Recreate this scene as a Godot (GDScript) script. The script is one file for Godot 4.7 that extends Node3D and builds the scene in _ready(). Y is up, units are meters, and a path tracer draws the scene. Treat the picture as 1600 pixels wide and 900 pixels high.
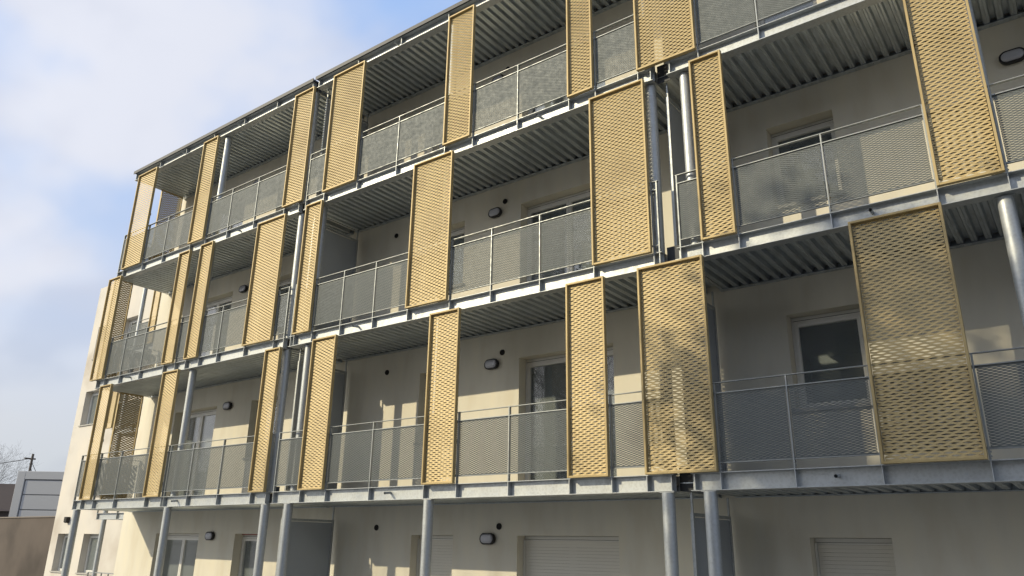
extends Node3D

# Facade coordinates: x along the balconies (negative towards the free end), y up with 0 at the first
# balcony beam, z towards the viewer with 0 on the face of the gold screens. Ground at y = -2.75.
const GROUND := -2.75
const PITCH := 2.8
const WALL_Z := -1.5
var M := {}
var taken := {}
var cache := {}
var rng := RandomNumberGenerator.new()

# ------------------------------------------------------------------ mesh building
class Shape:
	var v := PackedVector3Array()
	var n := PackedVector3Array()
	var idx := PackedInt32Array()

	func tri(a: Vector3, b: Vector3, c: Vector3) -> void:        # counter-clockwise from outside
		var m := (b - a).cross(c - a)
		if m.length_squared() < 1e-18:
			return
		m = m.normalized()
		var k := v.size()
		v.append_array([a, b, c]); n.append_array([m, m, m])
		idx.append_array([k, k + 2, k + 1])

	func quad(a: Vector3, b: Vector3, c: Vector3, d: Vector3) -> void:
		var m := (c - a).cross(d - b)
		if m.length_squared() < 1e-18:
			return
		m = m.normalized()
		var k := v.size()
		v.append_array([a, b, c, d]); n.append_array([m, m, m, m])
		idx.append_array([k, k + 2, k + 1, k, k + 3, k + 2])

	func box(lo: Vector3, hi: Vector3) -> void:
		hexa([Vector3(lo.x, lo.y, lo.z), Vector3(hi.x, lo.y, lo.z), Vector3(hi.x, hi.y, lo.z), Vector3(lo.x, hi.y, lo.z),
			Vector3(lo.x, lo.y, hi.z), Vector3(hi.x, lo.y, hi.z), Vector3(hi.x, hi.y, hi.z), Vector3(lo.x, hi.y, hi.z)])

	func hexa(p: Array) -> void:
		quad(p[4], p[5], p[6], p[7]); quad(p[1], p[0], p[3], p[2]); quad(p[0], p[4], p[7], p[3])
		quad(p[5], p[1], p[2], p[6]); quad(p[7], p[6], p[2], p[3]); quad(p[0], p[1], p[5], p[4])

	func cbox(lo: Vector3, hi: Vector3, c: float) -> void:       # a box with chamfered edges
		var mid := (lo + hi) / 2.0
		var h := (hi - lo) / 2.0
		c = minf(c, minf(h.x, minf(h.y, h.z)) * 0.6)
		var P := func(s: Vector3, ax: int) -> Vector3:
			var q := Vector3(h.x - c, h.y - c, h.z - c)
			q[ax] = h[ax]
			return mid + q * s
		for ax in 3:
			var u := (ax + 1) % 3
			var w := (ax + 2) % 3
			for s in [-1.0, 1.0]:
				var q := []
				for k in [[-1, -1], [1, -1], [1, 1], [-1, 1]]:
					var sg := Vector3.ONE
					sg[ax] = s; sg[u] = k[0]; sg[w] = k[1]
					q.append(P.call(sg, ax))
				if s > 0: quad(q[0], q[1], q[2], q[3])
				else: quad(q[3], q[2], q[1], q[0])
			for s1 in [-1.0, 1.0]:
				for s2 in [-1.0, 1.0]:
					var a := Vector3.ONE; a[u] = s1; a[w] = s2
					var b := a
					a[ax] = -1; b[ax] = 1
					var f := [P.call(a, u), P.call(b, u), P.call(b, w), P.call(a, w)]
					if s1 * s2 > 0: quad(f[0], f[1], f[2], f[3])
					else: quad(f[3], f[2], f[1], f[0])
		for sx in [-1.0, 1.0]:
			for sy in [-1.0, 1.0]:
				for sz in [-1.0, 1.0]:
					var s := Vector3(sx, sy, sz)
					if sx * sy * sz > 0: tri(P.call(s, 0), P.call(s, 1), P.call(s, 2))
					else: tri(P.call(s, 0), P.call(s, 2), P.call(s, 1))

	func tube(a: Vector3, b: Vector3, ra: float, rb: float, sides: int, caps := true) -> void:
		var d := (b - a).normalized()
		var u := d.cross(Vector3.UP if absf(d.y) < 0.9 else Vector3.RIGHT).normalized()
		var w := d.cross(u)
		var k := v.size()
		for i in sides:
			var t := TAU * i / sides
			var m := u * cos(t) + w * sin(t)
			v.append(a + m * ra); v.append(b + m * rb); n.append(m); n.append(m)
		for i in sides:
			var p := k + 2 * i
			var q := k + 2 * ((i + 1) % sides)
			idx.append_array([p, q + 1, q, p, p + 1, q + 1])
		if caps:
			for i in sides:
				var t0 := TAU * i / sides
				var t1 := TAU * (i + 1) / sides
				tri(a, a + (u * cos(t1) + w * sin(t1)) * ra, a + (u * cos(t0) + w * sin(t0)) * ra)
				tri(b, b + (u * cos(t0) + w * sin(t0)) * rb, b + (u * cos(t1) + w * sin(t1)) * rb)

	func mesh() -> ArrayMesh:
		var a := []
		a.resize(Mesh.ARRAY_MAX)
		a[Mesh.ARRAY_VERTEX] = v; a[Mesh.ARRAY_NORMAL] = n; a[Mesh.ARRAY_INDEX] = idx
		var m := ArrayMesh.new()
		m.add_surface_from_arrays(Mesh.PRIMITIVE_TRIANGLES, a)
		return m

func numbered(called: String, parent: Node) -> String:
	var key := str(parent.get_instance_id()) + called
	taken[key] = taken.get(key, -1) + 1
	return called if taken[key] == 0 else "%s_%03d" % [called, taken[key]]

func put(called: String, what, mat: Material, parent: Node = self) -> MeshInstance3D:
	var o := MeshInstance3D.new()
	o.name = numbered(called, parent)
	o.mesh = what.mesh() if what is Shape else what
	o.material_override = mat
	o.cast_shadow = GeometryInstance3D.SHADOW_CASTING_SETTING_ON
	parent.add_child(o, true)
	return o

func tag(o: Node, label: String, category: String, group := "", kind := "thing") -> Node:
	o.set_meta("label", label); o.set_meta("category", category); o.set_meta("kind", kind)
	if group != "": o.set_meta("group", group)
	return o

func thing(called: String, label: String, category: String, at := Vector3.ZERO, group := "") -> Node3D:
	var o := Node3D.new()
	o.name = numbered(called, self)
	add_child(o, true)
	o.position = at
	tag(o, label, category, group)
	return o

func struct(called: String, sh, mat: Material) -> MeshInstance3D:
	var o := put(called, sh, mat)
	o.set_meta("kind", "structure")
	return o

# ------------------------------------------------------------------ materials
func noise_tex(freq: float, seed_: int, ramp: Array, size := 512, octaves := 4, kind := FastNoiseLite.TYPE_SIMPLEX_SMOOTH) -> NoiseTexture2D:
	var t := NoiseTexture2D.new()
	var f := FastNoiseLite.new()
	f.noise_type = kind
	f.frequency = freq; f.seed = seed_; f.fractal_octaves = octaves
	t.noise = f; t.width = size; t.height = size; t.seamless = true
	var g := Gradient.new()
	g.offsets = PackedFloat32Array(ramp.map(func(r): return r[0]))
	g.colors = PackedColorArray(ramp.map(func(r): return r[1]))
	t.color_ramp = g
	return t

func mat(called: String, srgb: Color, rough: float, metal := 0.0) -> StandardMaterial3D:
	var m := StandardMaterial3D.new()
	m.resource_name = called
	m.albedo_color = srgb; m.roughness = rough; m.metallic = metal
	M[called] = m
	return m

func tri_tex(m: StandardMaterial3D, t: Texture2D, scale: float, bump: Texture2D = null, bump_cm := 0.0) -> void:
	m.albedo_texture = t
	m.uv1_triplanar = true; m.uv1_world_triplanar = true
	m.uv1_scale = Vector3.ONE * scale
	if bump:
		m.heightmap_enabled = true; m.heightmap_texture = bump; m.heightmap_scale = bump_cm

func grey(x: float, a := 1.0) -> Color: return Color(x, x, x, a)

func materials() -> void:
	var spangle := noise_tex(0.035, 3, [[0.0, grey(0.88)], [0.35, grey(0.94)], [0.6, grey(0.98)], [1.0, Color(0.92, 0.94, 0.96)]], 512, 3, FastNoiseLite.TYPE_CELLULAR)
	var zinc_rough := noise_tex(0.02, 9, [[0.0, grey(0.36)], [0.5, grey(0.5)], [1.0, grey(0.62)]], 256)
	var z := mat("galvanised", Color(0.71, 0.725, 0.725), 1.0, 0.5)
	tri_tex(z, spangle, 1.3)
	z.roughness_texture = zinc_rough
	mat("screen_grey", Color(0.64, 0.66, 0.675), 0.55, 0.2)
	var rs := mat("rail_steel", Color(0.61, 0.625, 0.62), 1.0, 0.5)
	tri_tex(rs, spangle, 1.7)
	rs.roughness_texture = zinc_rough
	mat("flashing", Color(0.21, 0.22, 0.235), 0.6, 0.1)
	var zm := mat("galvanised_mesh", Color(0.395, 0.415, 0.415), 0.5, 0.25)
	zm.roughness_texture = noise_tex(0.02, 10, [[0.0, grey(0.5)], [0.5, grey(0.62)], [1.0, grey(0.75)]], 256); zm.uv1_triplanar = true; zm.uv1_world_triplanar = true; zm.uv1_scale = Vector3.ONE * 1.5
	zm.roughness = 1.0
	var zd := mat("deck_steel", Color(0.80, 0.83, 0.85), 0.75, 0.75)
	tri_tex(zd, noise_tex(0.012, 5, [[0.0, Color(0.82, 0.815, 0.80)], [0.45, grey(0.92)], [0.6, grey(0.95)], [1.0, Color(0.98, 0.975, 0.96)]]), 0.7)
	zd.uv1_scale = Vector3(1.6, 1.0, 0.35)
	zd.roughness_texture = zinc_rough
	var g := mat("gold", Color(0.695, 0.615, 0.43), 0.56, 0.18)
	tri_tex(g, noise_tex(0.012, 21, [[0.0, Color(0.88, 0.87, 0.85)], [0.5, grey(0.96)], [1.0, Color(1, 1, 1)]], 256), 0.3)
	var w := mat("render", Color(0.86, 0.84, 0.775), 0.95)
	tri_tex(w, noise_tex(0.008, 31, [[0.0, Color(0.955, 0.945, 0.93)], [0.4, grey(0.975)], [0.6, grey(0.985)], [1.0, Color(1, 0.995, 0.98)]], 512, 6), 0.5)
	w.uv1_scale = Vector3(0.55, 0.17, 0.55)
	var w2 := mat("render_wing", Color(0.825, 0.805, 0.765), 0.95)
	tri_tex(w2, noise_tex(0.005, 33, [[0.0, Color(0.86, 0.84, 0.82)], [0.5, grey(0.96)], [1.0, Color(1, 0.99, 0.97)]], 512, 5), 0.15)
	mat("pvc", Color(0.87, 0.865, 0.835), 0.4)
	mat("shutter", Color(0.84, 0.825, 0.775), 0.55)
	mat("gasket", Color(0.06, 0.06, 0.06), 0.7)
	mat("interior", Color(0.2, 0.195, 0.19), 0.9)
	mat("sill_stone", Color(0.66, 0.65, 0.62), 0.8)
	var gl := mat("glass", Color(0.85, 0.9, 0.9, 0.12), 0.02)
	gl.transparency = BaseMaterial3D.TRANSPARENCY_ALPHA
	gl.metallic_specular = 0.7
	mat("lamp_black", Color(0.07, 0.07, 0.075), 0.45)
	mat("lamp_lens", Color(0.66, 0.665, 0.69), 0.25)
	mat("vent_dark", Color(0.13, 0.125, 0.11), 0.8)
	mat("concrete", Color(0.60, 0.59, 0.565), 0.9)
	mat("tape_red", Color(0.62, 0.22, 0.2), 0.6)
	var gr := mat("ground", Color(0.52, 0.525, 0.53), 0.95)
	tri_tex(gr, noise_tex(0.02, 41, [[0.0, grey(0.7)], [0.5, grey(0.9)], [1.0, grey(1.0)]]), 0.11)
	var gw := mat("garden_wall", Color(0.37, 0.335, 0.305), 0.95)
	tri_tex(gw, noise_tex(0.006, 51, [[0.0, grey(0.72)], [0.5, grey(0.92)], [1.0, grey(1.0)]], 512, 5), 0.12)
	mat("coping", Color(0.46, 0.43, 0.40), 0.9)
	mat("cladding", Color(0.66, 0.665, 0.67), 0.6)
	mat("cladding_joint", Color(0.45, 0.455, 0.46), 0.7)
	mat("old_house", Color(0.30, 0.275, 0.26), 0.9)
	mat("old_roof", Color(0.27, 0.235, 0.22), 0.9)
	var bk := mat("bark", Color(0.30, 0.27, 0.245), 0.95)
	tri_tex(bk, noise_tex(0.03, 61, [[0.0, grey(0.6)], [1.0, grey(1.0)]], 256), 1.2)
	mat("pine_needles", Color(0.20, 0.25, 0.15), 0.9)
	mat("cable", Color(0.12, 0.12, 0.12), 0.7)
	mat("pole_wood", Color(0.36, 0.33, 0.30), 0.9)

# ------------------------------------------------------------------ sky
func sky_panorama() -> ImageTexture:
	var W := 1024
	var H := 512
	var im := Image.create_empty(W, H, false, Image.FORMAT_RGBF)
	var cl := FastNoiseLite.new()
	cl.noise_type = FastNoiseLite.TYPE_SIMPLEX_SMOOTH
	cl.seed = 77; cl.frequency = 0.9; cl.fractal_octaves = 6; cl.fractal_gain = 0.52
	var soft := FastNoiseLite.new()
	soft.noise_type = FastNoiseLite.TYPE_SIMPLEX_SMOOTH
	soft.seed = 12; soft.frequency = 0.35; soft.fractal_octaves = 3
	var sun := SUN.normalized()
	for j in H:
		var th := (0.5 - (j + 0.5) / H) * PI
		var y := sin(th)
		for i in W:
			var ph := (i + 0.5) / W * TAU
			var d := Vector3(sin(ph) * cos(th), y, -cos(ph) * cos(th))
			var c: Color
			if y < 0.0:
				c = Color(0.30, 0.29, 0.27)
			else:
				var blue := Color(0.55, 0.66, 0.79).lerp(Color(0.33, 0.51, 0.87), clampf(y / 0.5, 0, 1) ** 0.8)
				var p := Vector3(d.x, 0, d.z) / (y + 0.30)
				var f := cl.get_noise_3d(p.x * 1.3 + 4.0, y * 0.6, p.z * 1.7) * 1.0 + soft.get_noise_3d(p.x, 3.0, p.z) * 0.35 + 0.36 * smoothstep(0.75, 1.28, atan2(-d.x, -d.z)) * smoothstep(2.9, 1.9, atan2(-d.x, -d.z)) - 0.10
				var cover := smoothstep(-0.22, 0.42, f + 0.06)
				var edge := smoothstep(0.04, 0.50, y)
				cover = lerpf(0.97, cover, edge)
				var white := Color(0.60, 0.63, 0.66).lerp(Color(0.745, 0.765, 0.85), smoothstep(0.02, 0.30, y))
				white = white.lerp(white * Color(0.80, 0.82, 0.87), smoothstep(-0.15, 0.45, cl.get_noise_3d(p.x * 1.9, 9.0, p.z * 2.8)))
				c = blue.lerp(white, cover * 0.93)
				var a := d.angle_to(sun)
				var glow := 1.5 * exp(-pow(a / 0.5, 2.0)) + 0.20 * exp(-pow(a / 1.0, 2.0))
				c += Color(1.0, 0.965, 0.90) * glow
			im.set_pixel(i, j, c)
	return ImageTexture.create_from_image(im)

# ------------------------------------------------------------------ expanded metal
# One sheet of expanded metal from (0, 0) to (w, h): zigzag strands bonded to their neighbours at every other
# bend, each strand leaning back by `lean` (negative: its upper edge stands out).
func expanded(w: float, h: float, lwd: float, swd: float, strand: float, lean: float, thick: float, bond: float) -> ArrayMesh:
	var key := "x%.3f/%.3f/%.3f/%.3f" % [w, h, lwd, thick]
	if cache.has(key): return cache[key]
	var nx := maxi(2, roundi(w / (lwd / 2.0)))
	var ny := maxi(2, roundi(h / (swd / 2.0)))
	var px := w / nx
	var py := h / ny
	var nw := Vector3(0, cos(lean), -sin(lean))
	var nt := Vector3(0, sin(lean), cos(lean))
	var s := Shape.new()
	for j in ny:
		var y0 := (j + 0.5) * py
		var pts := []
		for k in nx + 1:
			var up := (k + j) % 2 == 0
			var c: Vector3
			if up: c = Vector3(k * px, y0 + py / 2, 0) - nw * strand / 2
			else: c = Vector3(k * px, y0 - py / 2, 0) + nw * strand / 2
			if k > 0: pts.append(c - Vector3(bond / 2, 0, 0))
			if k < nx: pts.append(c + Vector3(bond / 2, 0, 0))
		for q in pts.size() - 1:
			var a: Vector3 = pts[q]
			var b: Vector3 = pts[q + 1]
			var u := nw * strand / 2
			var t := nt * thick / 2
			s.quad(a - u + t, b - u + t, b + u + t, a + u + t)
			s.quad(b - u - t, a - u - t, a + u - t, b + u - t)
			s.quad(a + u + t, b + u + t, b + u - t, a + u - t)
			s.quad(a - u - t, b - u - t, b - u + t, a - u + t)
	cache[key] = s.mesh()
	return cache[key]

func gold_sheet(w: float, h: float) -> ArrayMesh:
	return expanded(w, h, 0.112, 0.058, 0.0222, deg_to_rad(11), 0.003, 0.020)

func rail_sheet(w: float, h: float) -> ArrayMesh:
	return expanded(w, h, 0.076, 0.0280, 0.0104, deg_to_rad(-9), 0.0018, 0.014)

# ------------------------------------------------------------------ gold sun screens
func screen_frame(w: float, h: float) -> ArrayMesh:
	var key := "f%.3f" % w
	if cache.has(key): return cache[key]
	var s := Shape.new()
	var f := 0.026
	var d := 0.060
	s.cbox(Vector3(0, 0, -d), Vector3(f, h, 0), 0.002)
	s.cbox(Vector3(w - f, 0, -d), Vector3(w, h, 0), 0.002)
	s.cbox(Vector3(f, 0, -d), Vector3(w - f, f, -0.0015), 0.002)
	s.cbox(Vector3(f, h - f, -d), Vector3(w - f, h, -0.0015), 0.002)
	cache[key] = s.mesh()
	return cache[key]

func sun_screen(x: float, y: float, w: float, label: String, group: String, turn := 0.0, z := 0.0, h := 2.615) -> Node3D:
	var t := thing("sun_screen", label, "sun screen", Vector3(x, y, z), group)
	t.rotation.y = turn
	put("frame", screen_frame(w, h), M.gold, t)
	var m := put("mesh_sheet", gold_sheet(w - 0.046, h - 0.046), M.gold, t)
	m.position = Vector3(0.023, 0.023, -0.047)
	var b := Shape.new()
	for px in [0.008, w - 0.020]:
		for py in [0.25, h / 2, h - 0.25]:
			b.box(Vector3(px, py - 0.03, -0.075), Vector3(px + 0.012, py + 0.03, -0.0605))
	put("fixing_lugs", b, M.galvanised, t)
	return t

# ------------------------------------------------------------------ balcony structure
func i_beam(s: Shape, x0: float, x1: float, ytop: float, z: float, h := 0.2, fl := 0.15) -> void:
	s.cbox(Vector3(x0, ytop - 0.0095, z - fl / 2), Vector3(x1, ytop, z + fl / 2), 0.0015)
	s.cbox(Vector3(x0, ytop - h, z - fl / 2), Vector3(x1, ytop - h + 0.0095, z + fl / 2), 0.0015)
	s.box(Vector3(x0 + 0.001, ytop - h + 0.009, z - 0.004), Vector3(x1 - 0.001, ytop - 0.009, z + 0.004))

func deck_sheet(w: float, z0: float, z1: float) -> ArrayMesh:      # trapezoidal steel sheet, ribs along z
	var key := "d%.3f/%.3f" % [w, z1 - z0]
	if cache.has(key): return cache[key]
	var s := Shape.new()
	var n := maxi(1, roundi(w / 0.15))
	var p := w / n
	var pts := []
	for i in n:
		for q in [[0.0, 0.0], [0.066, 0.0], [0.084, 0.058], [0.132, 0.058]]:
			pts.append(Vector2((i + q[0] / 0.15) * p, q[1]))
	pts.append(Vector2(w, 0.0))
	for i in pts.size() - 1:
		var a: Vector2 = pts[i]
		var b: Vector2 = pts[i + 1]
		s.quad(Vector3(a.x, a.y, z0), Vector3(b.x, b.y, z0), Vector3(b.x, b.y, z1), Vector3(a.x, a.y, z1))
		s.quad(Vector3(a.x, a.y + 0.002, z1), Vector3(b.x, b.y + 0.002, z1), Vector3(b.x, b.y + 0.002, z0), Vector3(a.x, a.y + 0.002, z0))
		s.quad(Vector3(a.x, a.y, z1), Vector3(b.x, b.y, z1), Vector3(b.x, b.y + 0.002, z1), Vector3(a.x, a.y + 0.002, z1))
		# a stiffening bead along each wide flat
		if i % 2 == 0 and b.x - a.x > 0.05:
			var c := (a.x + b.x) / 2
			s.quad(Vector3(c - 0.008, a.y - 0.0005, z0), Vector3(c, a.y - 0.006, z0), Vector3(c, a.y - 0.006, z1), Vector3(c - 0.008, a.y - 0.0005, z1))
			s.quad(Vector3(c, a.y - 0.006, z0), Vector3(c + 0.008, a.y - 0.0005, z0), Vector3(c + 0.008, a.y - 0.0005, z1), Vector3(c, a.y - 0.006, z1))
	cache[key] = s.mesh()
	return cache[key]

func balcony_deck(x0: float, x1: float, y: float, stiff: Array, spouts: Array, label: String, roof := false, dz := 0.0) -> Node3D:
	var t := thing("roof_canopy" if roof else "balcony_deck", label, "balcony roof" if roof else "balcony", Vector3(0, y, dz), "steel decks of the balcony bays")
	var s := Shape.new()
	i_beam(s, x0, x1, 0.0, -0.14)
	put("edge_beam", s, M.galvanised, t)
	s = Shape.new()                                                   # the ledger on the wall, a channel
	s.cbox(Vector3(x0, -0.2, WALL_Z + 0.004), Vector3(x1, 0.0, WALL_Z + 0.016), 0.001)
	s.cbox(Vector3(x0, -0.2, WALL_Z + 0.016), Vector3(x1, -0.19, WALL_Z + 0.085), 0.001)
	s.cbox(Vector3(x0, -0.01, WALL_Z + 0.016), Vector3(x1, 0.0, WALL_Z + 0.085), 0.001)
	put("wall_ledger", s, M.deck_steel, t)
	for e in [x0 + 0.006, x1 - 0.062]:                                 # the end channels
		s = Shape.new()
		var lip: float = e + 0.006 if e < (x0 + x1) / 2 else e
		s.cbox(Vector3(e if e < (x0 + x1) / 2 else e + 0.05, -0.189, WALL_Z + 0.09), Vector3(e + 0.006 if e < (x0 + x1) / 2 else e + 0.056, -0.011, -0.22), 0.001)
		s.cbox(Vector3(lip, -0.189, WALL_Z + 0.09), Vector3(lip + 0.05, -0.181, -0.22), 0.001)
		put("end_channel", s, M.galvanised, t)
	var a := x0 + 0.07
	var b := x1 - 0.07
	var n := roundi((b - a) / 1.05)
	for i in n:
		var w := (b - a) / n
		var o := put("deck_sheet", deck_sheet(w, WALL_Z + 0.075, -0.19), M.deck_steel, t)
		o.position = Vector3(a + i * w, -0.183, 0)
	s = Shape.new()
	s.box(Vector3(x0 + 0.02, -0.118, WALL_Z + 0.03), Vector3(x1 - 0.02, -0.012, -0.22))
	put("topping_slab", s, M.concrete, t)
	for x in stiff:
		if x < x0 or x > x1: continue
		s = Shape.new()
		s.cbox(Vector3(x - 0.005, -0.190, -0.1355), Vector3(x + 0.005, -0.010, -0.068), 0.001)
		put("stiffener", s, M.galvanised, t)
	for x in spouts:
		if x < x0 or x > x1: continue
		s = Shape.new()
		s.tube(Vector3(x, -0.085, -0.138), Vector3(x + 0.004, -0.10, -0.005), 0.019, 0.019, 10, false)
		s.tube(Vector3(x + 0.004, -0.10, -0.005), Vector3(x, -0.085, -0.138), 0.0155, 0.0155, 10, false)
		put("drain_spout", s, M.galvanised, t)
	if dz == 0.0 and x1 < 0.0:                                            # plate closing the joint to the next bay
		s = Shape.new()
		s.box(Vector3(x1 + 0.002, -0.10, WALL_Z + 0.005), Vector3(x1 + 0.20 if x1 > -6.0 else x1 + 0.125, -0.09, -0.225))
		put("joint_plate", s, M.deck_steel, t)
		s = Shape.new()
		s.box(Vector3(x1 + 0.002, -0.188, -0.235), Vector3(x1 + 0.20 if x1 > -6.0 else x1 + 0.125, 0.10, -0.227))
		put("joint_seal", s, M.flashing, t)
	if roof:
		s = Shape.new()
		s.cbox(Vector3(x0 - 0.03, 0.003, WALL_Z - 0.3), Vector3(x1 + 0.03, 0.040, -0.035), 0.004)
		put("roof_sheet", s, M.flashing, t)
		s = Shape.new()
		s.cbox(Vector3(x0 - 0.031, -0.022, -0.034), Vector3(x1 + 0.031, 0.062, -0.024), 0.002)
		put("roof_flashing", s, M.flashing, t)
	return t

func railing(posts: Array, y: float, label: String, dz := 0.0, side_x := INF) -> Node3D:
	var t := thing("balcony_railing", label, "railing", Vector3(0, y, dz), "railings of the balcony bays")
	posts.sort()
	var a: float = posts[0]
	var b: float = posts[-1]
	var s := Shape.new()
	s.cbox(Vector3(a - 0.02, 1.012, -0.112), Vector3(b + 0.02, 1.022, -0.070), 0.0015)
	put("top_rail", s, M.rail_steel, t)
	s = Shape.new()
	s.cbox(Vector3(a, 0.888, -0.100), Vector3(b, 0.900, -0.070), 0.001)
	s.cbox(Vector3(a, 0.868, -0.100), Vector3(b, 0.888, -0.094), 0.001)
	put("mesh_edge_bar", s, M.rail_steel, t)
	s = Shape.new()
	s.cbox(Vector3(a, 0.096, -0.100), Vector3(b, 0.104, -0.070), 0.001)
	s.cbox(Vector3(a, 0.104, -0.100), Vector3(b, 0.124, -0.094), 0.001)
	put("mesh_edge_bar", s, M.rail_steel, t)
	for i in posts.size():
		var x: float = posts[i]
		s = Shape.new()
		var wide := 0.008 if i > 0 and i < posts.size() - 1 else 0.010
		s.cbox(Vector3(x - wide, 0.001, -0.1125), Vector3(x + wide, 1.011, -0.0675), 0.0015)
		for by in [0.035, 0.075]:
			s.tube(Vector3(x + wide, by, -0.09), Vector3(x + wide + 0.012, by, -0.09), 0.009, 0.009, 6)
		put("post", s, M.rail_steel, t)
		if i + 1 < posts.size():
			var w: float = posts[i + 1] - x - 0.03
			if w < 0.06: continue
			var q := put("mesh_sheet", rail_sheet(snappedf(w, 0.02), 0.764), M.galvanised_mesh, t)
			q.position = Vector3(x + 0.015, 0.114, -0.084)
			q.scale = Vector3(w / snappedf(w, 0.02), 1, 1)
	if side_x != INF:                                                  # the return along the open end
		s = Shape.new()
		s.cbox(Vector3(side_x - 0.021, 1.012, WALL_Z + 0.02), Vector3(side_x + 0.021, 1.022, -0.113), 0.0015)
		s.cbox(Vector3(side_x - 0.015, 0.888, WALL_Z + 0.02), Vector3(side_x + 0.015, 0.900, -0.113), 0.001)
		s.cbox(Vector3(side_x - 0.015, 0.096, WALL_Z + 0.02), Vector3(side_x + 0.015, 0.104, -0.113), 0.001)
		put("return_rails", s, M.rail_steel, t)
		for z in [-0.78, WALL_Z + 0.03]:
			s = Shape.new()
			s.cbox(Vector3(side_x - 0.022, 0.001, z - 0.008), Vector3(side_x + 0.022, 1.011, z + 0.008), 0.0015)
			put("post", s, M.rail_steel, t)
		var q := put("mesh_sheet", rail_sheet(1.28, 0.764), M.galvanised_mesh, t)
		q.rotation.y = PI / 2
		q.position = Vector3(side_x, 0.114, -0.15)
	return t

func steel_column(x: float, y0: float, y1: float, z: float, label: String, r := 0.076) -> Node3D:
	var t := thing("steel_column", label, "column", Vector3(x, y0, z), "round steel columns under the balconies")
	var s := Shape.new()
	s.tube(Vector3(0, 0.011, 0), Vector3(0, y1 - y0 - 0.011, 0), r, r, 28)
	put("shaft", s, M.galvanised, t)
	for yy in [[0.0, 0.0105], [y1 - y0 - 0.0105, y1 - y0 - 0.001]]:
		s = Shape.new()
		s.cbox(Vector3(-0.09, yy[0], -0.045), Vector3(0.09, yy[1], 0.045), 0.001)
		put("end_plate", s, M.galvanised, t)
	return t

func privacy_screen(x: float, y: float, label: String) -> Node3D:
	var t := thing("privacy_screen", label, "privacy screen", Vector3(x, y, 0), "grey mesh screens between balcony bays")
	var z0 := -0.27
	var z1 := WALL_Z + 0.07
	var h := 2.37
	var s := Shape.new()
	s.cbox(Vector3(-0.02, 0.03, z0 - 0.04), Vector3(0.02, h, z0), 0.002)
	s.cbox(Vector3(-0.02, 0.03, z1), Vector3(0.02, h, z1 + 0.04), 0.002)
	s.cbox(Vector3(-0.0185, h - 0.04, z1 + 0.04), Vector3(0.0185, h - 0.0005, z0 - 0.04), 0.002)
	s.cbox(Vector3(-0.0185, 0.0305, z1 + 0.04), Vector3(0.0185, 0.07, z0 - 0.04), 0.002)
	s.box(Vector3(-0.012, h, z0 - 0.032), Vector3(0.012, 2.598, z0 - 0.010))
	s.box(Vector3(-0.012, h, z1 + 0.010), Vector3(0.012, 2.598, z1 + 0.032))
	put("frame", s, M.galvanised, t)
	var q := put("mesh_sheet", expanded(z0 - z1 - 0.06, h - 0.1, 0.043, 0.020, 0.0112, deg_to_rad(-22), 0.0016, 0.014), M.screen_grey, t)
	q.rotation.y = PI / 2
	q.position = Vector3(0, 0.05, z0 - 0.03)
	return t

# ------------------------------------------------------------------ the walls and their windows
func wall_with_holes(s: Shape, x0: float, x1: float, y0: float, y1: float, zf: float, zb: float, holes: Array) -> void:
	var xs := [x0, x1]
	var ys := [y0, y1]
	for h in holes:
		for k in [h[0], h[1]]: if k not in xs: xs.append(k)
		for k in [h[2], h[3]]: if k not in ys: ys.append(k)
	xs.sort(); ys.sort()
	for i in xs.size() - 1:
		for j in ys.size() - 1:
			var cx: float = (xs[i] + xs[i + 1]) / 2
			var cy: float = (ys[j] + ys[j + 1]) / 2
			var open := false
			for h in holes:
				if cx > h[0] and cx < h[1] and cy > h[2] and cy < h[3]: open = true
			if open: continue
			s.quad(Vector3(xs[i], ys[j], zf), Vector3(xs[i + 1], ys[j], zf), Vector3(xs[i + 1], ys[j + 1], zf), Vector3(xs[i], ys[j + 1], zf))
			s.quad(Vector3(xs[i + 1], ys[j], zb), Vector3(xs[i], ys[j], zb), Vector3(xs[i], ys[j + 1], zb), Vector3(xs[i + 1], ys[j + 1], zb))
	for h in holes:
		s.quad(Vector3(h[0], h[2], zb), Vector3(h[0], h[2], zf), Vector3(h[0], h[3], zf), Vector3(h[0], h[3], zb))
		s.quad(Vector3(h[1], h[2], zf), Vector3(h[1], h[2], zb), Vector3(h[1], h[3], zb), Vector3(h[1], h[3], zf))
		s.quad(Vector3(h[0], h[3], zf), Vector3(h[1], h[3], zf), Vector3(h[1], h[3], zb), Vector3(h[0], h[3], zb))
		s.quad(Vector3(h[0], h[2], zb), Vector3(h[1], h[2], zb), Vector3(h[1], h[2], zf), Vector3(h[0], h[2], zf))
	s.quad(Vector3(x0, y0, zb), Vector3(x0, y0, zf), Vector3(x0, y1, zf), Vector3(x0, y1, zb))
	s.quad(Vector3(x1, y0, zf), Vector3(x1, y0, zb), Vector3(x1, y1, zb), Vector3(x1, y1, zf))
	s.quad(Vector3(x0, y1, zf), Vector3(x1, y1, zf), Vector3(x1, y1, zb), Vector3(x0, y1, zb))

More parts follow.
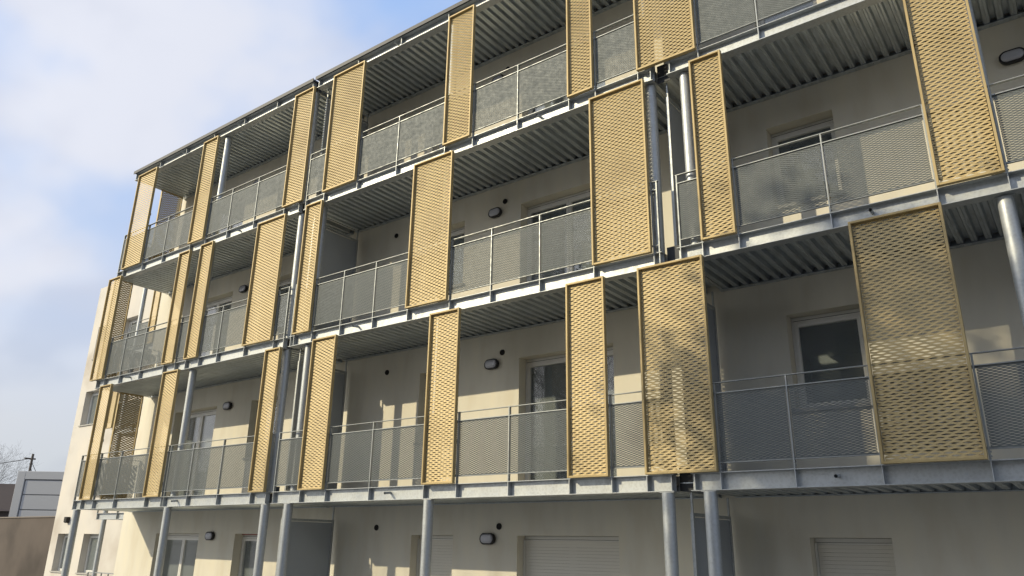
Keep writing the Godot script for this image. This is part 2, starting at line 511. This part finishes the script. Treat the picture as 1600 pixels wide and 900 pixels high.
# A window set in the hole h = [x0, x1, y0, y1]; zf is the face of the wall, rec how far back its frame stands.
func window(parent: Node, h: Array, zf: float, rec: float, sashes: int, shutter := false, called := "window") -> void:
	var x0: float = h[0] + 0.003
	var x1: float = h[1] - 0.003
	var y0: float = h[2] + 0.004
	var y1: float = h[3] - 0.003
	var z := zf - rec
	var box_h := 0.052
	var s := Shape.new()
	var fw := 0.032
	var fy := y1 - box_h
	s.cbox(Vector3(x0, y0, z - 0.06), Vector3(x0 + fw, fy, z), 0.003)
	s.cbox(Vector3(x1 - fw, y0, z - 0.06), Vector3(x1, fy, z), 0.003)
	s.cbox(Vector3(x0 + fw, y0, z - 0.06), Vector3(x1 - fw, y0 + fw, z - 0.001), 0.003)
	s.cbox(Vector3(x0 + fw, fy - fw, z - 0.06), Vector3(x1 - fw, fy, z - 0.001), 0.003)
	var win := put(called, s, M.pvc, parent)
	s = Shape.new()
	s.cbox(Vector3(x0, fy + 0.004, z - 0.1), Vector3(x1, y1, z - 0.012), 0.003)
	put("roller_box", s, M.pvc, win)
	s = Shape.new()                                                     # the dark slot the shutter drops through
	s.box(Vector3(x0 + 0.02, fy - 0.002, z - 0.02), Vector3(x1 - 0.02, fy + 0.0035, z + 0.0015))
	if not shutter: put("shutter_slot", s, M.gasket, win)
	if shutter:
		var n := int((fy - y0) / 0.045)
		var sh := Shape.new()
		sh.cbox(Vector3(x0 + 0.03, 0.0, z + 0.004), Vector3(x1 - 0.03, 0.0442, z + 0.012), 0.003)
		var mesh := sh.mesh()
		for i in n:
			var o := put("slat", mesh, M.shutter, win)
			o.position.y = y0 + i * 0.045
			o.position.z = 0.0006 * (i % 3)
		s = Shape.new()
		s.cbox(Vector3(x0, y0, z + 0.001), Vector3(x0 + 0.028, fy, z + 0.03), 0.002)
		s.cbox(Vector3(x1 - 0.028, y0, z + 0.001), Vector3(x1, fy, z + 0.03), 0.002)
		put("shutter_guide", s, M.pvc, win)
	var w := (x1 - x0 - 2 * fw) / sashes
	for i in sashes:
		var a := x0 + fw + i * w
		var b := a + w
		s = Shape.new()
		var sw := 0.052
		var lo := y0 + fw
		var hi := fy - fw
		s.cbox(Vector3(a + 0.003, lo + 0.003, z - 0.045), Vector3(a + sw, hi - 0.003, z + 0.008), 0.004)
		s.cbox(Vector3(b - sw, lo + 0.003, z - 0.045), Vector3(b - 0.003, hi - 0.003, z + 0.008), 0.004)
		s.cbox(Vector3(a + sw, lo + 0.003, z - 0.045), Vector3(b - sw, lo + sw, z + 0.0075), 0.004)
		s.cbox(Vector3(a + sw, hi - sw, z - 0.045), Vector3(b - sw, hi - 0.003, z + 0.0075), 0.004)
		put("sash", s, M.pvc, win)
		s = Shape.new()
		s.quad(Vector3(a + sw - 0.01, lo + sw - 0.01, z - 0.02), Vector3(b - sw + 0.01, lo + sw - 0.01, z - 0.02), Vector3(b - sw + 0.01, hi - sw + 0.01, z - 0.02), Vector3(a + sw - 0.01, hi - sw + 0.01, z - 0.02))
		s.quad(Vector3(a + sw - 0.01, lo + sw - 0.01, z - 0.038), Vector3(b - sw + 0.01, lo + sw - 0.01, z - 0.038), Vector3(b - sw + 0.01, hi - sw + 0.01, z - 0.038), Vector3(a + sw - 0.01, hi - sw + 0.01, z - 0.038))
		put("pane", s, M.glass, win)

func sill(parent: Node, h: Array, zf: float, rec: float) -> void:
	var s := Shape.new()
	s.cbox(Vector3(h[0] - 0.04, h[2] - 0.045, zf + 0.001), Vector3(h[1] + 0.04, h[2] - 0.001, zf + 0.045), 0.004)
	s.cbox(Vector3(h[0] + 0.002, h[2] + 0.0005, zf - rec - 0.02), Vector3(h[1] - 0.002, h[2] + 0.0035, zf + 0.043), 0.001)
	put("sill", s, M.sill_stone, parent)

func bulkhead_lamp(x: float, y: float, label: String, zf := WALL_Z) -> void:
	var t := thing("wall_lamp", label, "wall lamp", Vector3(x, y, zf + 0.001), "oval bulkhead lamps on the balcony walls")
	var ring := func(r: float, hw: float, z: float) -> Array:
		var out := []
		for i in 28:
			var a := TAU * i / 28
			var c := Vector2(cos(a), sin(a)) * r
			out.append(Vector3(c.x + (hw if cos(a) > 0 else -hw), c.y, z))
		return out
	var loft := func(rings: Array, cap: bool) -> Shape:
		var s := Shape.new()
		for k in rings.size() - 1:
			for i in 28:
				var j := (i + 1) % 28
				s.quad(rings[k][i], rings[k][j], rings[k + 1][j], rings[k + 1][i])
		if cap:
			var last: Array = rings[-1]
			var c := Vector3.ZERO
			for q in last: c += q / 28.0
			for i in 28: s.tri(c, last[i], last[(i + 1) % 28])
		return s
	put("housing", loft.call([ring.call(0.082, 0.052, 0.0), ring.call(0.088, 0.055, 0.03), ring.call(0.088, 0.055, 0.062), ring.call(0.080, 0.055, 0.070), ring.call(0.070, 0.052, 0.070), ring.call(0.068, 0.052, 0.055)], false), M.lamp_black, t)
	put("lens", loft.call([ring.call(0.069, 0.052, 0.056), ring.call(0.066, 0.051, 0.072), ring.call(0.054, 0.046, 0.082), ring.call(0.03, 0.035, 0.087)], true), M.lamp_lens, t)

func air_vent(x: float, y: float, label: String, zf := WALL_Z) -> void:
	var t := thing("air_vent", label, "air vent", Vector3(x, y, zf + 0.001), "round air vents in the balcony walls")
	var s := Shape.new()
	for i in 20:
		var a := TAU * i / 20
		var b := TAU * (i + 1) / 20
		var u := Vector3(cos(a), sin(a), 0)
		var w := Vector3(cos(b), sin(b), 0)
		s.quad(u * 0.050, w * 0.050, w * 0.047 + Vector3(0, 0, 0.016), u * 0.047 + Vector3(0, 0, 0.016))
		s.quad(u * 0.047 + Vector3(0, 0, 0.016), w * 0.047 + Vector3(0, 0, 0.016), w * 0.040 + Vector3(0, 0, 0.016), u * 0.040 + Vector3(0, 0, 0.016))
		s.quad(u * 0.040 + Vector3(0, 0, 0.016), w * 0.040 + Vector3(0, 0, 0.016), w * 0.040, u * 0.040)
		s.tri(Vector3(0, 0, 0.003), u * 0.04 + Vector3(0, 0, 0.003), w * 0.04 + Vector3(0, 0, 0.003))
	put("sleeve", s, M.vent_dark, t)
	s = Shape.new()
	for k in 3:
		s.box(Vector3(-0.034, -0.024 + k * 0.02, 0.006), Vector3(0.034, -0.016 + k * 0.02, 0.012))
	put("louvre", s, M.vent_dark, t)

# ------------------------------------------------------------------ bare trees
func bare_tree(called: String, label: String, group: String, at: Vector3, height: float, seed_: int, depth := 6, bole := 0.26, girth := 0.020) -> Node3D:
	var t := thing(called, label, "tree", at, group)
	var r := RandomNumberGenerator.new()
	r.seed = seed_
	var wood := Shape.new()
	var twigs := Shape.new()
	var stack := [[Vector3.ZERO, Vector3(0.03, 1, 0.02).normalized(), height * bole, height * girth, 0]]
	while stack.size():
		var b: Array = stack.pop_back()
		var p: Vector3 = b[0]
		var d: Vector3 = b[1]
		var rad: float = b[3]
		var sh: Shape = wood if b[4] < 3 else twigs
		var steps := 3 if b[4] < 3 else 2
		for k in steps:
			var nd := (d + Vector3(r.randf_range(-1, 1), r.randf_range(-0.4, 0.7), r.randf_range(-1, 1)) * 0.16).normalized()
			var q: Vector3 = p + nd * b[2] / steps
			var rr := rad * (0.86 if b[4] < 3 else 0.8)
			sh.tube(p, q, rad, rr, 8 if b[4] < 2 else (5 if b[4] < 4 else 3), false)
			if b[4] >= 2 and b[4] < depth and k < steps - 1:
				var sd := (nd.rotated(nd.cross(Vector3(r.randf_range(-1, 1), r.randf_range(-1, 1), r.randf_range(-1, 1))).normalized(), r.randf_range(0.5, 0.95))).normalized()
				stack.append([q, sd, b[2] * r.randf_range(0.45, 0.65), rr * 0.55, b[4] + 1])
			p = q; d = nd; rad = rr
		if b[4] < depth:
			var kids := 4 if b[4] == 0 else 3 if b[4] < 3 else 2
			var off := r.randf() * TAU
			for k in kids:
				var side := d.cross(Vector3(0.3, 0.2, 1)).normalized().rotated(d, off + TAU * k / kids + r.randf_range(-0.4, 0.4))
				var spread := r.randf_range(0.42, 0.72)
				var nd := (d * cos(spread) + side * sin(spread) + Vector3(0, 0.13, 0)).normalized()
				stack.append([p, nd, (b[2] if b[4] > 0 else height * 0.26) * r.randf_range(0.66, 0.86), maxf(rad * 0.66, 0.004), b[4] + 1])
	put("trunk", wood, M.bark, t)
	put("crown", twigs, M.bark, t)
	return t

func umbrella_pine(label: String, at: Vector3, mid: float, rad: Vector3, seed_: int) -> Node3D:
	var t := thing("umbrella_pine", label, "tree", at, "umbrella pines across the yard")
	var r := RandomNumberGenerator.new()
	r.seed = seed_
	var wood := Shape.new()
	var p := Vector3.ZERO
	for k in 6:
		var q := Vector3(sin(k * 0.9 + seed_) * 0.12, (k + 1) * (mid - rad.y * 0.7) / 6.0, cos(k * 1.1) * 0.1)
		wood.tube(p, q, 0.26 - k * 0.018, 0.26 - (k + 1) * 0.018, 10, k == 0)
		p = q
	var leaves := Shape.new()
	for c in 200:
		var d := Vector3(r.randfn(), r.randfn() * 0.8, r.randfn()).normalized() * pow(r.randf(), 0.4)
		var mid_c := Vector3(d.x * rad.x, mid + d.y * rad.y, d.z * rad.z)
		if c < 26: wood.tube(p, mid_c, 0.09, 0.025, 5, false)
		var rr := r.randf_range(0.55, 0.95)
		for k in 110:
			var q := mid_c + Vector3(r.randfn(), r.randfn() * 0.6, r.randfn()) * rr * 0.45
			var u := Vector3(r.randf_range(-1, 1), r.randf_range(-0.5, 1), r.randf_range(-1, 1)).normalized() * r.randf_range(0.09, 0.17)
			var w := u.cross(Vector3(r.randf_range(-1, 1), r.randf_range(-1, 1), r.randf_range(-1, 1))).normalized() * 0.05
			leaves.quad(q - w, q + w, q + u + w * 0.4, q + u - w * 0.4)
	put("trunk", wood, M.bark, t)
	put("crown", leaves, M.pine_needles, t)
	return t

const SUN := Vector3(-1.26, 1.05, 1.5)

# ------------------------------------------------------------------ the scene
func _ready() -> void:
	rng.seed = 5
	var cam := Camera3D.new()
	cam.name = "camera"
	cam.transform = Transform3D(Basis(Vector3(0.801017, 0.014338, -0.598470), Vector3(0.181532, 0.946823, 0.265654), Vector3(0.570455, -0.321435, 0.755818)), Vector3(0.000000, -0.810692, 8.331151))
	cam.fov = 41.72856
	cam.near = 0.05
	cam.far = 900.0
	add_child(cam)
	cam.current = true
	var we := WorldEnvironment.new()
	we.name = "daylight"
	var env := Environment.new()
	env.background_mode = Environment.BG_SKY
	env.tonemap_mode = Environment.TONE_MAPPER_LINEAR
	env.tonemap_exposure = 1.0
	env.sdfgi_enabled = true; env.ssao_enabled = true; env.ssil_enabled = true
	var sky := Sky.new()
	var pan := PanoramaSkyMaterial.new()
	pan.panorama = sky_panorama()
	sky.sky_material = pan
	env.sky = sky
	we.environment = env
	add_child(we)
	var sun := DirectionalLight3D.new()
	sun.name = "sun"
	sun.light_energy = 1.3
	sun.light_color = Color(1.0, 0.94, 0.80)
	sun.light_angular_distance = 0.5
	sun.shadow_enabled = true
	add_child(sun)
	sun.look_at_from_position(SUN * 20.0, Vector3.ZERO)
	materials()
	setting()
	building()
	wing()
	balconies()
	screens()
	wall_fittings()
	surroundings()

func setting() -> void:
	var s := Shape.new()
	s.quad(Vector3(-300, GROUND, 250), Vector3(250, GROUND, 250), Vector3(250, GROUND, -300), Vector3(-300, GROUND, -300))
	struct("ground", s, M.ground)

# the openings of the balcony walls: [x0, x1, is a door]
const BAYS := [[-17.65, -15.90, true], [-14.57, -13.56, false], [-9.49, -8.55, false], [-7.25, -5.48, true], [-2.87, -1.96, false], [0.62, 2.38, true]]

func building() -> void:
	var t := thing("apartment_building", "cream rendered apartment block behind the steel balconies", "building")
	var holes := []
	for lv in 4:
		var y := (lv - 1) * PITCH
		for b in BAYS:
			holes.append([b[0], b[1], y + (0.02 if b[2] else 0.87), y + 2.12, b[2], lv])
	var s := Shape.new()
	wall_with_holes(s, -19.3, 8.0, GROUND - 0.2, 3 * PITCH - 0.001, WALL_Z, WALL_Z - 0.3, holes)
	put("wall", s, M.render, t)
	s = Shape.new()
	s.box(Vector3(-19.3, GROUND - 0.2, -11.0), Vector3(-19.0, 3 * PITCH, WALL_Z - 0.301))
	put("side_wall", s, M.render, t)
	s = Shape.new()
	s.box(Vector3(7.7, GROUND - 0.2, -11.0), Vector3(8.0, 3 * PITCH, WALL_Z - 0.301))
	s.box(Vector3(-19.0, GROUND - 0.2, -11.3), Vector3(7.7, 3 * PITCH, -11.0))
	put("side_wall", s, M.render, t)
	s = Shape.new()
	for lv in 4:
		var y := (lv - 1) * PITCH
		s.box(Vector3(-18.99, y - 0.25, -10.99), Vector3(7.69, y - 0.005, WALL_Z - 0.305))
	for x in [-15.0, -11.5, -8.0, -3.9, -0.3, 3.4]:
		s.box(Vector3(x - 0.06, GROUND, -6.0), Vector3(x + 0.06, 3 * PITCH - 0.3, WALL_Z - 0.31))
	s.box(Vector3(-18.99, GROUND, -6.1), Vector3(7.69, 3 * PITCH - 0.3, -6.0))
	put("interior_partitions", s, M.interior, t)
	s = Shape.new()
	s.box(Vector3(-19.35, 3 * PITCH + 0.002, -11.4), Vector3(8.1, 3 * PITCH + 0.3, WALL_Z - 0.31))
	put("roof", s, M.concrete, t)
	for h in holes:
		var closed: bool = h[5] == 0 and (h[0] > -10.0)
		window(t, h, WALL_Z, 0.19, 2 if h[4] else 1, closed, "balcony_door" if h[4] else "window")
		if not h[4]: sill(t, h, WALL_Z, 0.19)
	s = Shape.new()
	s.box(Vector3(-14.56, -PITCH + 2.10, WALL_Z - 0.165), Vector3(-13.6, -PITCH + 2.114, WALL_Z - 0.16))
	put("masking_tape", s, M.tape_red, t)

func wing() -> void:
	var t := thing("building_wing", "set back cream wing with small square windows past the free end of the balconies", "building")
	var z := -6.0
	var holes := []
	for c in [-32.95, -30.85, -25.4]:
		for k in [[-2.03, -0.66], [0.75, 2.14], [3.55, 4.95], [6.35, 7.75]]:
			if k[0] > 0.5 and k[0] < 1.0 and c < -26.0: continue
			holes.append([c, c + 1.25, k[0], k[1]])
	var s := Shape.new()
	wall_with_holes(s, -33.5, -19.3, GROUND - 0.2, 9.6, z, z - 0.4, holes)
	put("wall", s, M.render_wing, t)
	s = Shape.new()
	s.box(Vector3(-33.5, GROUND - 0.2, z - 10), Vector3(-33.2, 9.6, z - 0.401))
	s.box(Vector3(-33.2, GROUND - 0.2, z - 10), Vector3(-19.3, 9.6, z - 9.7))
	put("side_wall", s, M.render_wing, t)
	s = Shape.new()
	s.box(Vector3(-33.2, 9.25, z - 9.7), Vector3(-19.3, 9.45, z - 0.405))
	put("roof", s, M.concrete, t)
	s = Shape.new()
	s.box(Vector3(-33.19, GROUND, z - 3.2), Vector3(-19.31, 9.24, z - 3.0))
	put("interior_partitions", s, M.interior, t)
	for h in holes:
		window(t, h, z, 0.24, 1)
		sill(t, h, z, 0.24)
	var x0 := -27.0
	var x1 := -19.7
	for lv in 4:
		var y := lv * PITCH - 0.02
		var st := [-26.9, -25.6, -24.5, -23.4, -22.3, -21.2, -20.1]
		if lv < 3:
			balcony_deck(x0, x1, y, st, [-24.0], "steel balcony deck on the set back wing, %s level" % ["lowest", "middle", "top"][lv], false, -4.4)
			railing([-26.92, -25.6, -24.5, -23.4, -22.3, -21.2, -20.1], y, "mesh railing on the set back wing, %s level" % ["lowest", "middle", "top"][lv], -4.4, -26.9)
		else:
			balcony_deck(x0, x1, y, st, [], "steel roof canopy over the balconies of the set back wing", true, -4.4)
		var bottom := GROUND if lv == 0 else (lv - 1) * PITCH - 0.02
		for x in [-26.45, -20.3]:
			steel_column(x, bottom, y - 0.2, -4.52, "%s round steel column at the %s end of the wing balconies" % [["ground floor", "first floor", "second floor", "third floor"][lv], "open" if x < -25 else "inner"])
	sun_screen(-25.57, 2 * PITCH, 0.45, "narrow gold mesh screen on the wing's top balcony", "gold expanded metal sun screens", 0.0, -4.4)
	sun_screen(-27.25, PITCH, 0.45, "narrow gold mesh screen on the wing's middle balcony", "gold expanded metal sun screens", 0.0, -4.35)
	var tr := thing("terrace_railing", "low thin steel railing at ground level before the set back wing", "railing", Vector3(-25.9, GROUND, -4.5))
	s = Shape.new()
	s.cbox(Vector3(-0.95, 0.875, -0.02), Vector3(0.85, 0.905, 0.02), 0.002)
	put("top_rail", s, M.rail_steel, tr)
	for k in 5:
		s = Shape.new()
		s.cbox(Vector3(-0.95 + k * 0.44, 0.001, -0.02), Vector3(-0.93 + k * 0.44, 0.874, 0.02), 0.002)
		put("post", s, M.rail_steel, tr)
	s = Shape.new()
	s.cbox(Vector3(-0.11, -0.1, 0), Vector3(0.11, 0.1, 0.14), 0.01)
	s.cbox(Vector3(-0.08, -0.125, 0.02), Vector3(0.08, -0.101, 0.12), 0.005)
	var o := put("wall_light", s, M.vent_dark)
	o.position = Vector3(-32.3, -0.14, z + 0.001)
	tag(o, "small dark box light on the cream wing wall above its ground floor windows", "light")

# post positions (panel edges and intermediate posts) per level and bay
const LEVEL_NAMES := ["lowest", "middle", "top"]
const BAY_NAMES := ["end bay", "central bay", "close bay"]
const BAY_X := [[-18.93, -11.66], [-11.53, -3.93], [-3.72, 3.45]]
# screens: [x, width] per level
const SCREENS := [
	[[-18.50, 0.53], [-15.736, 0.606], [-12.13, 0.455], [-10.748, 0.627], [-7.908, 0.608], [-5.366, 0.597], [-4.265, 0.895], [-1.66, 0.913], [2.2, 0.6]],
	[[-19.12, 0.60], [-15.879, 0.448], [-15.0, 0.477], [-12.92, 0.909], [-11.371, 0.479], [-8.468, 0.889], [-4.934, 0.881], [-3.364, 0.442], [-0.754, 0.607], [2.5, 0.9]],
	[[-18.593, 0.90], [-15.589, 0.596], [-12.159, 0.621], [-10.926, 0.918], [-7.814, 0.593], [-5.309, 0.44], [-4.144, 0.886], [-0.9, 0.6], [2.0, 0.9]]]
const MIDS := [[-17.04, -15.03, -14.2, -13.18, -9.08, -6.36, -2.53, 0.3, 1.2], [-17.8, -16.9, -13.86, -10.12, -9.3, -6.75, -5.85, -1.84, 0.9, 1.7], [-16.77, -14.15, -13.19, -8.98, -6.29, -2.42, 0.6]]

func balconies() -> void:
	for lv in 3:
		var y := lv * PITCH - (0.0 if lv < 2 else 0.02)
		for b in 3:
			var x0: float = BAY_X[b][0]
			var x1: float = BAY_X[b][1]
			var posts := [x0 + 0.05, x1 - 0.03]
			var want := []
			for sc in SCREENS[lv]: want.append_array([sc[0] - 0.012, sc[0] + sc[1] + 0.012])
			want.append_array(MIDS[lv])
			want.sort()
			for x in want:
				var ok: bool = x > x0 + 0.1 and x < x1 - 0.1
				for p in posts: if absf(p - x) < 0.07: ok = false
				if ok: posts.append(x)
			var sp := []
			for m in MIDS[lv]: sp.append(m + 0.42)
			balcony_deck(x0, x1, y, posts, [sp[1 + b % 2], sp[4], sp[6]] if lv != 1 else [sp[0], sp[3], sp[7]],
				"galvanised steel deck of the %s balcony, %s" % [LEVEL_NAMES[lv], BAY_NAMES[b]])
			railing(posts, y, "grey mesh railing of the %s balcony, %s" % [LEVEL_NAMES[lv], BAY_NAMES[b]], 0.0, x0 + 0.05 if b == 0 else INF)
	for b in 3:
		var st := []
		for k in 7: st.append(BAY_X[b][0] + 0.05 + k * 1.2)
		balcony_deck(BAY_X[b][0], BAY_X[b][1], 3 * PITCH - 0.02, st, [BAY_X[b][0] + 2.3, BAY_X[b][0] + 4.6],
			"ribbed steel roof canopy over the top balcony, %s" % BAY_NAMES[b], true)
	# columns, floor by floor
	var cols := [[-18.72, "at the free end of the building"], [-14.88, "in the middle of the end bay"], [-11.72, "on the end bay side of the first joint"], [-11.08, "on the central bay side of the first joint"],
		[-7.84, "in the middle of the central bay"], [-4.03, "on the central bay side of the second joint"], [-3.51, "on the close bay side of the second joint"], [-0.2, "in the middle of the close bay"], [3.3, "at the outer edge of the close bay"]]
	for lv in 4:
		for c in cols:
			if c[0] == -18.72 and lv > 0: continue
			var top := lv * PITCH - 0.2 - (0.02 if lv >= 2 else 0.0)
			var bottom := GROUND if lv == 0 else (lv - 1) * PITCH - (0.02 if lv == 3 else 0.0)
			steel_column(c[0], bottom, top, -0.115 if lv == 0 else -0.21, "round galvanised column %s, %s" % [["below the balconies", "on the lowest balcony", "on the middle balcony", "on the top balcony"][lv], c[1]])
	for lv in 4:
		var y := (lv - 1) * PITCH
		var where: String = ["below the lowest balcony", "on the lowest balcony", "on the middle balcony", "on the top balcony"][lv]
		privacy_screen(-11.43, y, "tall grey mesh privacy screen %s, between end and central bays" % where)
		privacy_screen(-3.82, y, "tall grey mesh privacy screen %s, between central and close bays" % where)

func screens() -> void:
	var words := {0: "narrow", 1: "medium", 2: "wide"}
	var place := [
		["at the free end", "between railing sections of the end bay", "just before the first joint", "just after the first joint", "amid the central bay", "before the sunlit wide one", "over the second joint", "in front of the dark window", "past the outer column"],
		["at the free end, reaching past the deck", "first of a pair", "second of a pair", "before the first joint", "over the first joint", "amid the central bay", "just before the second joint", "just after the second joint", "amid the close bay", "at the outer edge"],
		["at the free end under the canopy corner", "beside the bare column of the end bay", "just before the first joint", "just after the first joint", "amid the central bay", "late in the central bay", "over the second joint", "amid the close bay", "at the outer edge"]]
	for lv in 3:
		var y := lv * PITCH - (0.0 if lv < 2 else 0.02)
		for i in SCREENS[lv].size():
			var w: float = SCREENS[lv][i][1]
			sun_screen(SCREENS[lv][i][0], y, w, "%s gold mesh screen on the %s balcony, %s" % [words[0 if w < 0.52 else 1 if w < 0.7 else 2], LEVEL_NAMES[lv], place[lv][i]], "gold expanded metal sun screens")
	# the end screens, square to the facade on the free end
	var ends := [[-0.66, 0.6, 0], [-0.04, 0.45, 1], [-0.80, 0.6, 2]]
	for e in ends:
		sun_screen(-18.90, e[2] * PITCH, e[1], "gold mesh screen across the open end of the %s balcony, seen from inside" % LEVEL_NAMES[e[2]], "gold expanded metal sun screens", -PI / 2, e[0] - e[1])

func wall_fittings() -> void:
	for lv in 4:
		var y := (lv - 1) * PITCH
		var where: String = ["ground floor", "lowest balcony", "middle balcony", "top balcony"][lv]
		bulkhead_lamp(-15.42, y + 2.07, "black rimmed oval lamp on the %s wall beside the end bay door" % where)
		bulkhead_lamp(-7.80, y + 2.07, "black rimmed oval lamp on the %s wall beside the central bay door" % where)
		bulkhead_lamp(0.145, y + 2.07, "black rimmed oval lamp on the %s wall of the close bay" % where)
		air_vent(-7.60, y + 2.255, "round dark air vent just above the central bay lamp, %s" % where)
		air_vent(-10.35, y + 2.24, "round dark air vent alone on the plain wall after the first joint, %s" % where)

func surroundings() -> void:
	var s := Shape.new()
	s.box(Vector3(-62, GROUND - 0.2, -6.75), Vector3(-33.52, -0.02, -6.45))
	var t := thing("garden_wall", "brown rendered garden wall running up to the corner of the wing", "wall")
	put("wall", s, M.garden_wall, t)
	s = Shape.new()
	s.cbox(Vector3(-62, -0.019, -6.79), Vector3(-33.52, 0.035, -6.41), 0.008)
	put("coping", s, M.coping, t)
	# grey clad outbuilding
	t = thing("clad_outbuilding", "pale grey panel clad outbuilding rising behind the brown garden wall", "outbuilding", Vector3(-51.5, GROUND, -11.2))
	t.rotation.y = deg_to_rad(38)
	s = Shape.new()
	s.box(Vector3(0, 0, -4), Vector3(5.5, 5.55, -0.08))
	put("wall", s, M.cladding_joint, t)
	s = Shape.new()
	s.cbox(Vector3(-0.12, 0, -4.05), Vector3(0.36, 5.7, 0), 0.02)
	s.cbox(Vector3(0.36, 5.22, -4.05), Vector3(5.6, 5.7, -0.001), 0.02)
	put("corner_trim", s, M.cladding, t)
	for k in 5:
		s = Shape.new()
		s.cbox(Vector3(0.42, 5.16 - (k + 1) * 0.86 + 0.06, -0.075), Vector3(5.5, 5.16 - k * 0.86, -0.045), 0.01)
		put("cladding_panel", s, M.cladding, t)
	# dark house
	t = thing("old_house", "low dark gabled house beyond the garden wall beside the grey outbuilding", "house", Vector3(-60.6, GROUND, -13.2))
	t.rotation.y = deg_to_rad(60)
	s = Shape.new()
	s.box(Vector3(-8, 0, -7), Vector3(1.2, 3.6, 0))
	put("wall", s, M.old_house, t)
	s = Shape.new()
	s.hexa([Vector3(-8.3, 3.6, -7.3), Vector3(1.5, 3.6, -7.3), Vector3(1.5, 5.6, -3.6), Vector3(-8.3, 5.6, -3.6), Vector3(-8.3, 3.6, 0.3), Vector3(1.5, 3.6, 0.3), Vector3(1.5, 5.6, -3.4), Vector3(-8.3, 5.6, -3.4)])
	put("roof", s, M.old_roof, t)
	# pole with its wires
	t = thing("utility_pole", "wooden utility pole with stay wires above the grey outbuilding", "utility pole", Vector3(-58.0, GROUND, -14.2))
	s = Shape.new()
	s.tube(Vector3.ZERO, Vector3(0.1, 7.35, 0), 0.10, 0.075, 10)
	put("pole", s, M.pole_wood, t)
	s = Shape.new()
	s.cbox(Vector3(-0.3, 7.0, -0.35), Vector3(-0.2, 7.1, 0.35), 0.01)
	put("cross_arm", s, M.pole_wood, t)
	for e in [Vector3(-22, 4.0, 16), Vector3(-22, 4.4, 16.6)]:
		s = Shape.new()
		var p := Vector3(0.05, 7.05, 0.0)
		for k in 12:
			var u := (k + 1) / 12.0
			var q: Vector3 = Vector3(0.05, 7.05, 0).lerp(e, u) - Vector3(0, sin(u * PI) * 0.6, 0)
			s.tube(p, q, 0.013, 0.013, 5, false)
			p = q
		put("wire", s, M.cable, t)
	s = Shape.new()
	s.tube(Vector3(0.08, 7.0, 0.1), Vector3(1.2, 3.5, -1.6), 0.018, 0.018, 5, false)
	s.tube(Vector3(0.08, 6.7, 0.1), Vector3(0.35, 5.2, -0.5), 0.018, 0.018, 5, false)
	put("stay_wire", s, M.cable, t)
	bare_tree("bare_tree", "leafless tree beyond the garden wall beside the utility pole", "leafless winter trees", Vector3(-68.0, GROUND, -14.0), 9.5, 4, 7, 0.26, 0.026)
	# winter trees across the yard, which shade the lower close bay and show in the glass
	umbrella_pine("umbrella pine across the yard, shading the lowest balcony of the close bay", Vector3(-12.75, GROUND, 15.2), 12.65, Vector3(3.6, 3.0, 2.9), 3)
	umbrella_pine("second umbrella pine across the yard, its crown against the first", Vector3(-8.2, GROUND, 15.6), 12.75, Vector3(3.6, 3.0, 2.9), 8)
	for k in [[Vector3(-22.5, GROUND, 15.5), 1.9, "before the end bay"], [Vector3(-19.5, GROUND, 17.0), 0.4, "between end and central bays"], [Vector3(-16.5, GROUND, 16.0), 4.0, "before the central bay"], [Vector3(-26.0, GROUND, 19.0), 2.9, "beyond the free end"]]:
		bare_tree("bare_tree", "thin leafless tree across the yard, %s" % k[2], "leafless winter trees", k[0], 9.2 + k[1] * 0.25, int(k[1] * 10.0) + 31, 7, 0.62, 0.018)
	across()

func across() -> void:
	var t := thing("opposite_building", "dull brown apartment block across the yard, mirrored darkly in the panes", "building")
	var holes := []
	for i in 9:
		for k in 4:
			holes.append([-5.0 + i * 3.1, -3.7 + i * 3.1, GROUND + 1.0 + k * 2.9, GROUND + 2.4 + k * 2.9])
	# built facing the viewer's back, so mirrored about its own axis
	var s := Shape.new()
	wall_with_holes(s, -7.0, 24.0, GROUND, GROUND + 12.4, 0.0, -0.3, holes)
	put("wall", s, M.garden_wall, t)
	s = Shape.new()
	s.box(Vector3(-7.0, GROUND, -9.0), Vector3(24.0, GROUND + 12.4, -0.31))
	put("inner_wall", s, M.old_house, t)
	s = Shape.new()
	s.cbox(Vector3(-7.3, GROUND + 12.41, -9.3), Vector3(24.3, GROUND + 12.75, 0.3), 0.02)
	put("roof", s, M.old_roof, t)
	for h in holes:
		s = Shape.new()
		s.cbox(Vector3(h[0] + 0.01, h[2] + 0.01, -0.2), Vector3(h[1] - 0.01, h[3] - 0.01, -0.15), 0.01)
		put("window", s, M.gasket, t)
	t.rotation.y = PI
	t.position = Vector3(13.0, 0, 23.0)
